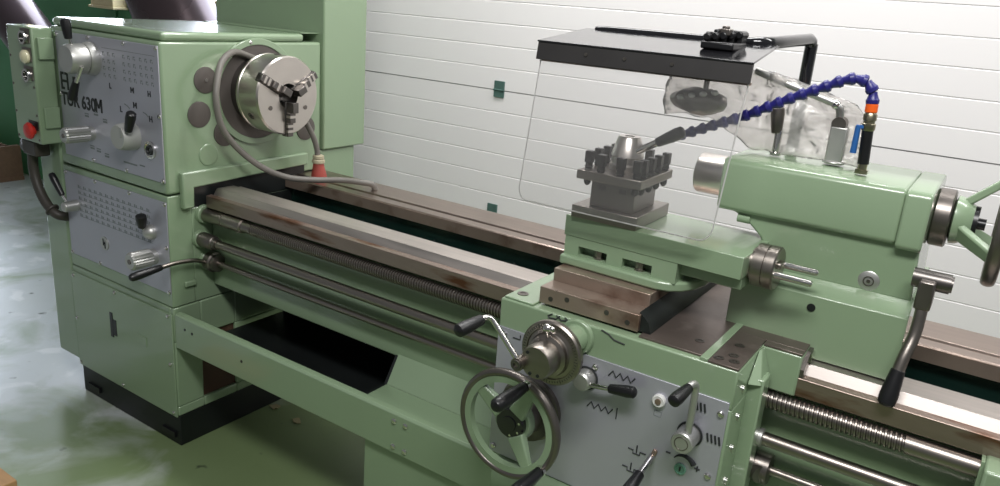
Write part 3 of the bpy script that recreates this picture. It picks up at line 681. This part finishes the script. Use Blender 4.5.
# ================================================================ COMPOUND SLIDE (turned a few degrees)
K = thing('compound_slide', (1.60, .19, 1.066), 'sage green compound slide on the brown cross slide, with two short handle pins', 'compound slide')
pts = [(1.448, .078), (1.700, .078), (1.728, .088), (1.750, .110), (1.766, .145), (1.774, .19), (1.772, .24), (1.758, .29), (1.73, .33), (1.448, .33)]
MB().prism(pts, 'z', 1.067, 1.090).build('swivel_base', 'green', K, bevel=.005)
b = MB().box(1.452, 1.738, .122, .305, 1.088, 1.136)
for x0, x1 in ((1.452, 1.490), (1.566, 1.606), (1.680, 1.738)): b.box(x0, x1, .0915, .122, 1.088, 1.136)
for x0, x1 in ((1.490, 1.566), (1.606, 1.680)): b.box(x0, x1, .0915, .122, 1.116, 1.136).box(x0, x1, .0915, .122, 1.088, 1.0935)
cb = b.build('slide_body', 'green', K)
for x in (1.538, 1.645):
    MB().cyl((x, .107, 1.093), (x, .107, 1.098), .0125, seg=24).cyl((x, .107, 1.098), (x, .107, 1.113), .0105, seg=6).build('clamp_bolt', 'rod', K, cb)
MB().box(1.448, 1.878, .0905, .31, 1.1365, 1.186).build('top_slide', 'green', K, bevel=.0015)
MB().box(1.60, 1.875, .115, .29, 1.106, 1.136).build('slide_dovetail', 'green', K, bevel=.003)
dc = Vector((1.876, .172, 1.156))
dl = MB().lathe(dc, (1, 0, 0), [(0, .036), (.006, .036), (.008, .047), (.030, .047), (.031, .045), (.034, .045), (.035, .0475), (.052, .0475), (.055, .044), (.055, .001)], 56).build('feed_dial', 'rod', K)
MB().box(1.926, 1.940, .150, .185, 1.161, 1.174).build('handle_lug', 'rod', K, dl, bevel=.003)
for y, z in ((.139, 1.152), (.179, 1.166)):
    MB().lathe((1.926, y, z), (1, 0, 0), [(0, .0072), (.080, .0072), (.083, .005), (.084, .001)], 18).build('handle_pin', 'chrome', K, dl)
K.rotation_euler.z = R(-1.8)

# ================================================================ TOOL POST
Q = thing('tool_post', (1.543, .185, 1.187), 'square steel four way tool post with black bolts and clamping lever', 'tool post')
qx, qy = 1.543, .185
MB().box(qx - .082, qx + .082, qy - .100, qy + .102, 1.187, 1.217).build('base_plate', 'rod', Q, bevel=.002)
MB().box(qx - .049, qx + .060, qy - .076, qy + .055, 1.217, 1.279).build('centre_block', 'darksteel', Q, bevel=.002)
for x in (-.022, .03): MB().box(qx + x - .009, qx + x + .009, qy - .0775, qy - .0755, 1.258, 1.269).build('set_mark', 'jaw', Q)
MB().box(qx - .080, qx + .080, qy - .097, qy + .100, 1.279, 1.300).build('top_plate', 'rod', Q, bevel=.002)
spots = [(-.067, y) for y in (-.062, -.012, .036, .082)] + [(.067, y) for y in (-.060, -.015, .030, .080)] + [(x, -.083) for x in (-.026, .022, .062)] + [(x, .085) for x in (-.022, .022)]
for i, (x, y) in enumerate(spots):
    b = MB().cyl((qx + x, qy + y, 1.298), (qx + x, qy + y, 1.316), .0085, seg=16).cyl((qx + x, qy + y, 1.304), (qx + x, qy + y, 1.306), .0105, seg=16)
    b.box(qx + x - .0088, qx + x + .0088, qy + y - .0088, qy + y + .0088, 1.314, 1.341)
    b.build('clamp_bolt', 'bolt', Q, bevel=.0015)
    if abs(x) > .05: MB().lathe((qx + x, qy + y, 1.279), (0, 0, -1), [(0, .0085), (.012, .0085), (.018, .005), (.02, .001)], 16).build('bolt_tip', 'bolt', Q)
cn = MB().lathe((qx, qy, 1.300), (0, 0, 1), [(0, .040), (.012, .040), (.016, .036), (.03, .036), (.033, .039), (.076, .027), (.079, .024), (.079, .012), (.075, .011), (.075, .001)], 48).build('clamp_cone', 'steel', Q)
q0 = Vector((qx + .008, qy - .012, 1.338)); q1 = q0 + Vector((.104, .0, .062))
MB().cyl(q0, q1, .0088, .0088, 20).build('clamp_lever', 'chrome', Q, cn)
grip('lever_grip', q0 + (q1 - q0) * .60, q1 + (q1 - q0).normalized() * .022, .0135, 'black', Q, cn)
Q.rotation_euler.z = R(1.5)

# ================================================================ GUARD
G = thing('splash_guard', (1.81, .6, .99), 'clear chip guard sheet with black top hanging over the tool post', 'guard')
def sheet(): # tilted clear sheet with rounded lower corners
    y0, z0, y1, z1 = .042, 1.212, .122, 1.545
    def P(x, t, off): return (x, y0 + (y1 - y0) * t + off * .97, z0 + (z1 - z0) * t + off * -.24)
    out = []
    for cx, cy, a0 in ((1.362, .09, 180), (1.784, .09, 270)):
        for k in range(7):
            a = R(a0 + k * 15); out.append((cx + .026 * cos(a), cy + .09 * sin(a)))
    out += [(1.813, 1), (1.322, 1)]
    return MB().hull([P(x, t, 0) for x, t in out], [P(x, t, .004) for x, t in out])
def sheet_rim():
    y0, z0, y1, z1 = .042, 1.212, .122, 1.545; out = [(1.322, 1)]
    for cx, a0 in ((1.362, 180), (1.784, 270)):
        for k in range(7): a = R(a0 + k * 15); out.append((cx + .026 * cos(a), .09 + .09 * sin(a)))
    out.append((1.813, 1))
    return MB().tube([(x, y0 + (y1 - y0) * t + .002, z0 + (z1 - z0) * t) for x, t in out], .0016, 8)
sheet().build('clear_sheet', 'sheet', G, label='transparent plastic sheet')
sheet_rim().build('sheet_edge', 'rimwhite', G, label='cut edge of the sheet with its highlight painted pale')  # edge highlight painted as a pale tube along the rim
MB().hull([(1.316, .114, 1.572), (1.818, .114, 1.572), (1.818, .108, 1.533), (1.316, .108, 1.533)],
          [(1.316, .122, 1.572), (1.818, .122, 1.572), (1.818, .116, 1.533), (1.316, .116, 1.533)]).build('front_band', 'band', G, bevel=.001)
MB().hull([(1.318, .126, 1.535), (1.816, .126, 1.535), (1.816, .123, 1.529), (1.318, .123, 1.529)],
          [(1.318, .134, 1.535), (1.816, .134, 1.535), (1.816, .131, 1.529), (1.318, .131, 1.529)]).build('copper_edge', 'brown', G)
for x in (1.445, 1.54, 1.65): MB().cyl((x, .112, 1.555), (x, .1085, 1.555), .004, seg=12).build('rivet', 'darksteel', G)
MB().hull([(1.314, .112, 1.572), (1.820, .112, 1.572), (1.803, .345, 1.603), (1.317, .345, 1.603)],
          [(1.314, .112, 1.576), (1.820, .112, 1.576), (1.803, .345, 1.607), (1.317, .345, 1.607)]).build('top_plate', 'blackpaint', G, bevel=.001)
tp_ = spline([(1.345, .345, 1.604), (1.36, .345, 1.606), (1.42, .345, 1.607), (1.70, .345, 1.607), (1.755, .350, 1.608), (1.780, .385, 1.611), (1.795, .46, 1.616), (1.81, .585, 1.622)], 6) + [Vector((1.812, .60, 1.618)), Vector((1.813, .606, 1.60))]
MB().tube(tp_, [.009 if p.x < 1.70 else min(.0145, .009 + (p.x - 1.70) * .1) for p in tp_], 18).build('carrier_tube', 'blackpaint', G)
MB().cyl((1.813, .606, 1.612), (1.813, .606, .9905), .0155, seg=20).cyl((1.813, .606, .9905), (1.813, .606, 1.02), .03).build('support_post', 'blackpaint', G)
# black clamp on top of the guard and the lump below
t = thing('clamp_block', (1.70, .27, 1.60), 'black knobbly clamp block lying on top of the guard', 'clamp')
MB().box(1.672, 1.745, .20, .30, 1.590, 1.606).build('clamp_foot', 'black', t, bevel=.004)
b = MB()
for k in range(5):
    b.box(1.676 + .013 * k, 1.688 + .013 * k, .212 + .014 * k, .250 + .014 * k, 1.600, 1.626 + .006 * (k % 2))
    b.cyl((1.682 + .013 * k, .206 + .014 * k, 1.615 + .002 * k), (1.682 + .013 * k, .262 + .012 * k, 1.615 + .002 * k), .009, seg=10)
b.build('clamp_jaws', 'black', t, bevel=.003)
MB().box(1.694, 1.722, .236, .262, 1.62, 1.634).cyl((1.708, .249, 1.632), (1.708, .249, 1.640), .009, seg=8).build('clamp_screw', 'darksteel', t, bevel=.002)
t = thing('hanging_pad', (1.60, .2, 1.50), 'dark grey knobbly lump hanging under the guard top behind the clear sheet', 'pad')
b = MB(); b.ball((1.690, .2, 1.478), .056, (1.15, .55, .52), 4)
for v in b.bm.verts:
    n = noise.noise(v.co * 55); v.co += (v.co - Vector((1.690, .2, 1.478))).normalized() * .006 * n
b.build('lump', 'darksteel', t)
b = MB()
for k in range(4): b.ball((1.655 + .025 * k, .174, 1.484 + .006 * k), .009, (1, .6, .7), 2)
b.build('studs', 'alu', t)
MB().cyl((1.70, .2, 1.50), (1.70, .2, 1.582), .006, seg=10).build('hanger', 'darksteel', t)

# crinkled film draped behind
def film():
    b = MB(); nx, nz = 46, 30; top = []
    V = []
    for i in range(nx + 1):
        col = []
        s = i / nx; x = 1.585 + s * .425
        zt = 1.548 - .0 * s if x < 1.80 else 1.548 - (x - 1.80) * .27
        zb = 1.432 - .066 * min(1, max(0, s - .22) * 4.2) + .010 * noise.noise(Vector((s * 9, 3.3, .2)))
        if s > .93: zt -= (s - .93) * .5
        for j in range(nz + 1):
            tt = j / nz; z = zt + (zb - zt) * tt
            y = .375 - .10 * max(0, 1 - s * 2.2) - .01 * tt
            q = Vector((x * 15, z * 15, 1.3))
            y += .018 * noise.noise(q) + .011 * noise.noise(q * 2.7) + .006 * abs(noise.noise(q * 6.1))
            col.append(b.bm.verts.new((x + .006 * noise.noise(q * 1.7), y, z)))
        V.append(col)
    for i in range(nx):
        for j in range(nz): b.bm.faces.new((V[i][j], V[i + 1][j], V[i + 1][j + 1], V[i][j + 1]))
    return b
o = film().build('plastic_film', 'film', ang=180)
so = o.modifiers.new('gauge', 'SOLIDIFY'); so.thickness = .0008
tag(o, 'crinkled clear plastic film draped behind the guard over the tailstock levers', 'plastic film')

# ================================================================ TAILSTOCK
Tn = thing('tailstock', (2.0, .38, .97), 'sage green lathe tailstock with steel quill and spoked handwheel', 'tailstock')
b = MB().prism([(.20, .964), (.20, 1.104), (.240, 1.128), (.56, 1.128), (.56, .968), (.455, .968), (.455, .964)], 'x', 1.828, 2.187)
b.build('base_casting', 'green', Tn, bevel=.006)
# neck: tapers in from the left
MB().prism([(1.757, 1.246), (1.795, 1.236), (1.83, 1.216), (1.858, 1.192), (1.874, 1.16), (1.880, 1.125), (2.181, 1.125), (2.174, 1.246)], 'y', .252, .50).build('neck_casting', 'green', Tn, bevel=.005)
prof = [(.236, 1.247), (.236, 1.345), (.240, 1.353), (.249, 1.358), (.49, 1.361), (.512, 1.348), (.514, 1.247), (.505, 1.241), (.244, 1.241)]
MB().prism(prof, 'x', 1.753, 2.128).build('barrel_housing', 'green', Tn, bevel=.005, seg=3)
MB().prism([(CY + (y - CY) * 1.05, CZ - .004 + (z - CZ) * 1.05) for y, z in prof], 'x', 2.128, 2.177).build('end_flange', 'green', Tn, bevel=.005, seg=3)
MB().lathe((1.80, .254, 1.226), (1, 0, 0), [(.0, .001), (.002, .010), (.03, .010), (.032, .001)], 16).build('cast_nub', 'green', Tn)
MB().lathe((1.775, CY, CZ + .002), (-1, 0, 0), [(0, .0495), (.113, .0495), (.118, .046), (.119, .028), (.05, .022)], 48).build('quill', 'steel', Tn)
MB().lathe((2.177, CY, CZ), (1, 0, 0), [(0, .058), (.003, .062), (.030, .062), (.033, .058), (.034, .02)], 48).build('thread_collar', 'darksteel', Tn)
hc = Vector((2.211, CY, CZ))
hw = MB().lathe(hc, (1, 0, 0), [(0, .040), (.004, .052), (.016, .050), (.036, .038), (.040, .034)], 40).build('handwheel', 'green', Tn)
rimx = 2.302
MB().torus((rimx, CY, CZ), (1, 0, 0), .1145, .0095, 64, 16, 1.45).build('rim', 'darksteel', Tn, hw)
for a in (205, 85, 325):
    u = Vector((0, cos(R(a)), sin(R(a)))); v = Vector((0, -sin(R(a)), cos(R(a))))
    A0 = [hc + Vector((q, 0, 0)) + u * .035 + v * s for s, q in ((-.019, .002), (.019, .002), (.019, .026), (-.019, .026))]
    A1 = [Vector((rimx - .0 + q, CY, CZ)) + u * .108 + v * s for s, q in ((-.014, -.012), (.014, -.012), (.014, .012), (-.014, .012))]
    MB().hull(A0, A1).build('spoke', 'green', Tn, hw, bevel=.004)
MB().lathe(hc, (1, 0, 0), [(.038, .001), (.038, .036), (.047, .036), (.047, .012), (.062, .012), (.062, .001)], 24).build('hub_nut', 'black', Tn, hw)
b = MB().lathe((2.095, .258, 1.150), (0, -1, 0), [(-.02, .0215), (.006, .0215), (.008, .0185)], 36)
cp = b.build('cover_cap', 'alu', Tn)
MB().ring((2.095, .2485, 1.150), (0, -1, 0), .009, .011, .001, 24).cyl((2.095, .251, 1.150), (2.095, .2475, 1.150), .004, seg=12).build('cap_ring', 'darksteel', Tn, cp)
MB().cyl((2.003, .202, 1.078), (2.003, .198, 1.078), .0088, seg=20).build('plug_hole', 'inside', Tn)
# lock lever at the right end
pv = MB().cyl((2.176, .21, 1.192), (2.243, .21, 1.192), .0195, seg=28).cyl((2.243, .21, 1.192), (2.247, .21, 1.192), .016).build('lock_shaft', 'jaw', Tn)
MB().box(2.190, 2.220, .172, .230, 1.138, 1.197).build('lock_hub', 'darksteel', Tn, pv, bevel=.004)
lv = MB().tube(spline([(2.204, .19, 1.165), (2.206, .182, 1.125), (2.205, .172, 1.085), (2.198, .15, 1.045), (2.194, .138, 1.015)], 7), .0115, 16).build('lock_lever', 'rod', Tn, pv)
grip('lock_grip', (2.1945, .14, 1.02), (2.188, .116, .945), .0165, 'black', Tn, pv)
# top levers
lv = MB().lathe((1.832, .36, 1.363), (0, 0, 1), [(0, .014), (.006, .014), (.008, .008), (.05, .0085), (.06, .007)], 18).build('quill_clamp', 'chrome', Tn)
grip('clamp_grip', (1.827, .36, 1.412), (1.820, .36, 1.474), .0145, 'darksteel', Tn, lv)
lv = MB().box(1.940, 1.976, .359, .391, 1.363, 1.446).cyl((1.958, .375, 1.363), (1.958, .375, 1.37), .024).build('clamp_post', 'alu', Tn, bevel=.003)
MB().cyl((1.955, .36, 1.452), (1.955, .392, 1.452), .0155, seg=24).build('pivot_knob', 'darksteel', Tn, lv)
MB().tube(spline([(1.953, .375, 1.452), (1.950, .375, 1.480), (1.940, .375, 1.492), (1.92, .375, 1.499), (1.84, .375, 1.521), (1.752, .375, 1.546)], 5), .0088, 14).build('clamp_arm', 'alu', Tn, lv)
MB().ball((1.940, .375, 1.491), .0105).build('arm_elbow', 'chrome', Tn, lv)

# ================================================================ COOLANT HOSE
W = thing('coolant_hose', (2.029, .30, 1.364), 'blue jointed coolant hose arching from a black tube on the tailstock', 'hose')
MB().cyl((2.029, .30, 1.3635), (2.029, .30, 1.372), .014, seg=6).cyl((2.029, .30, 1.37), (2.029, .30, 1.386), .0095).build('base_fitting', 'brass', W)
MB().cyl((2.029, .30, 1.384), (2.024, .30, 1.456), .0115, seg=20).build('black_tube', 'black', W)
MB().cyl((2.006, .292, 1.405), (2.006, .29, 1.462), .0065, .0055).box(2.002, 2.018, .288, .298, 1.458, 1.464).build('valve_handle', 'bluetube', W)
MB().lathe((2.024, .30, 1.454), (-.03, 0, 1), [(0, .0125), (.004, .014), (.014, .014), (.016, .0115), (.020, .0115), (.022, .0135), (.033, .0135), (.038, .010)], 24).build('ball_valve', 'brass', W)
MB().lathe((2.0225, .30, 1.490), (-.03, 0, 1), [(0, .010), (.003, .0125), (.018, .0125), (.022, .009)], 24).build('orange_connector', 'orange', W, label='orange connector ring')
path = spline([(2.022, .30, 1.508), (2.021, .30, 1.522), (2.016, .30, 1.541), (2.0, .298, 1.555), (1.98, .296, 1.557), (1.957, .294, 1.550), (1.926, .29, 1.533), (1.88, .284, 1.511), (1.832, .28, 1.485), (1.772, .275, 1.451), (1.709, .27, 1.422), (1.655, .262, 1.397), (1.60, .255, 1.373)], 24)
acc = [0]
for a, c in zip(path, path[1:]): acc.append(acc[-1] + (c - a).length)
Lp = acc[-1]; nseg = int(Lp / .0245); k = 0; link = Lp / nseg
def at(s):
    for i in range(len(acc) - 1):
        if acc[i + 1] >= s: return path[i].lerp(path[i + 1], (s - acc[i]) / max(1e-9, acc[i + 1] - acc[i]))
    return path[-1]
for k in range(nseg):
    a, c = at(k * link), at((k + 1) * link + .0001); d = c - a; L = d.length
    MB().lathe(a, d, [(-.0005, .0090), (L * .08, .0128), (L * .36, .0134), (L * .48, .0115), (L * .80, .0088), (L * 1.04, .0078)], 18).build('hose_link', 'blue', W)
MB().lathe(path[-1], path[-1] - path[-4], [(0, .0085), (.02, .006), (.03, .004)], 16).build('nozzle', 'blue', W)

# ================================================================ GREY CABLE BY THE CHUCK
W = thing('power_cable', (.12, .56, .97), 'grey cable looped around the chuck, with a red plug standing on the bed', 'cable')
MB().tube(spline([(.012, .36, 1.40), (.03, .26, 1.425), (.06, .185, 1.395), (.09, .142, 1.33), (.10, .130, 1.27), (.10, .148, 1.19), (.10, .205, 1.115), (.12, .29, 1.04), (.15, .38, .995), (.20, .46, .983), (.27, .53, .985), (.335, .57, .983), (.362, .60, .975), (.366, .612, .95)], 10), .0108, 16).build('cable_loop', 'cable', W)
MB().tube(spline([(.115, .505, 1.175), (.12, .535, 1.12), (.12, .552, 1.075), (.12, .556, 1.045)], 8), .0105, 14).build('cable_drop', 'cable', W)
MB().lathe((.12, .56, 1.052), (0, 0, -1), [(0, .013), (.004, .021), (.014, .022), (.016, .019), (.02, .024), (.03, .025), (.034, .02)], 28).build('gland_nut', 'beige', W)
MB().lathe((.12, .56, 1.02), (.02, .05, -1), [(0, .020), (.02, .023), (.046, .029), (.060, .030)], 28).build('red_plug', 'redcone', W)

# ================================================================ CAMERA, LIGHT
cam = bpy.data.cameras.new('camera'); co = bpy.data.objects.new('camera', cam); COL.objects.link(co)
CAMLOC = (2.2697, -1.4718, 1.65)
yaw, pit, rol = -0.569881947, 0.301347630, -0.0783124304
f = Vector((sin(yaw) * cos(pit), cos(yaw) * cos(pit), -sin(pit))); r = Vector((cos(yaw), -sin(yaw), 0)); dn = f.cross(r)
r2 = r * cos(rol) + dn * sin(rol); d2 = dn * cos(rol) - r * sin(rol)
m = Matrix(((r2.x, -d2.x, -f.x), (r2.y, -d2.y, -f.y), (r2.z, -d2.z, -f.z)))
co.matrix_world = Matrix.Translation(CAMLOC) @ m.to_4x4()
cam.sensor_width = 36; cam.lens = 36 * 768.58 / 1000; cam.clip_start = .02
S.camera = co

def area(name, loc, target, sx, sy, e, col=(1, 1, 1)):
    l = bpy.data.lights.new(name, 'AREA'); l.shape = 'RECTANGLE'; l.size = sx; l.size_y = sy; l.energy = e; l.color = col
    o = bpy.data.objects.new(name, l); COL.objects.link(o); o.location = loc
    o.rotation_euler = (Vector(target) - Vector(loc)).to_track_quat('-Z', 'Y').to_euler(); return o
area('ceiling_lamp', (.9, .85, 3.3), (.8, 1.2, 0), 2.0, .35, 47, (1, .99, .98))
area('ceiling_lamp', (3.2, .85, 3.3), (3.2, 1.2, 0), 1.9, .35, 27, (1, .99, .98))
area('ceiling_lamp', (2.35, -1.35, 3.2), (2.0, .1, .9), 1.5, .4, 62, (1, .99, .98))
w = bpy.data.worlds.new('World'); S.world = w; w.use_nodes = True
w.node_tree.nodes['Background'].inputs[0].default_value = (.93, .97, 1, 1)
w.node_tree.nodes['Background'].inputs[1].default_value = .16
S.view_settings.view_transform = 'Standard'; S.view_settings.look = 'None'; S.view_settings.gamma = 1
S.view_settings.exposure = .2; S.view_settings.use_curve_mapping = False
S.cycles.use_denoising = True; S.cycles.max_bounces = 8; S.cycles.transparent_max_bounces = 16
S.cycles.sample_clamp_indirect = 6
for o in list(S.objects):
    if '_o' in o: del o['_o']
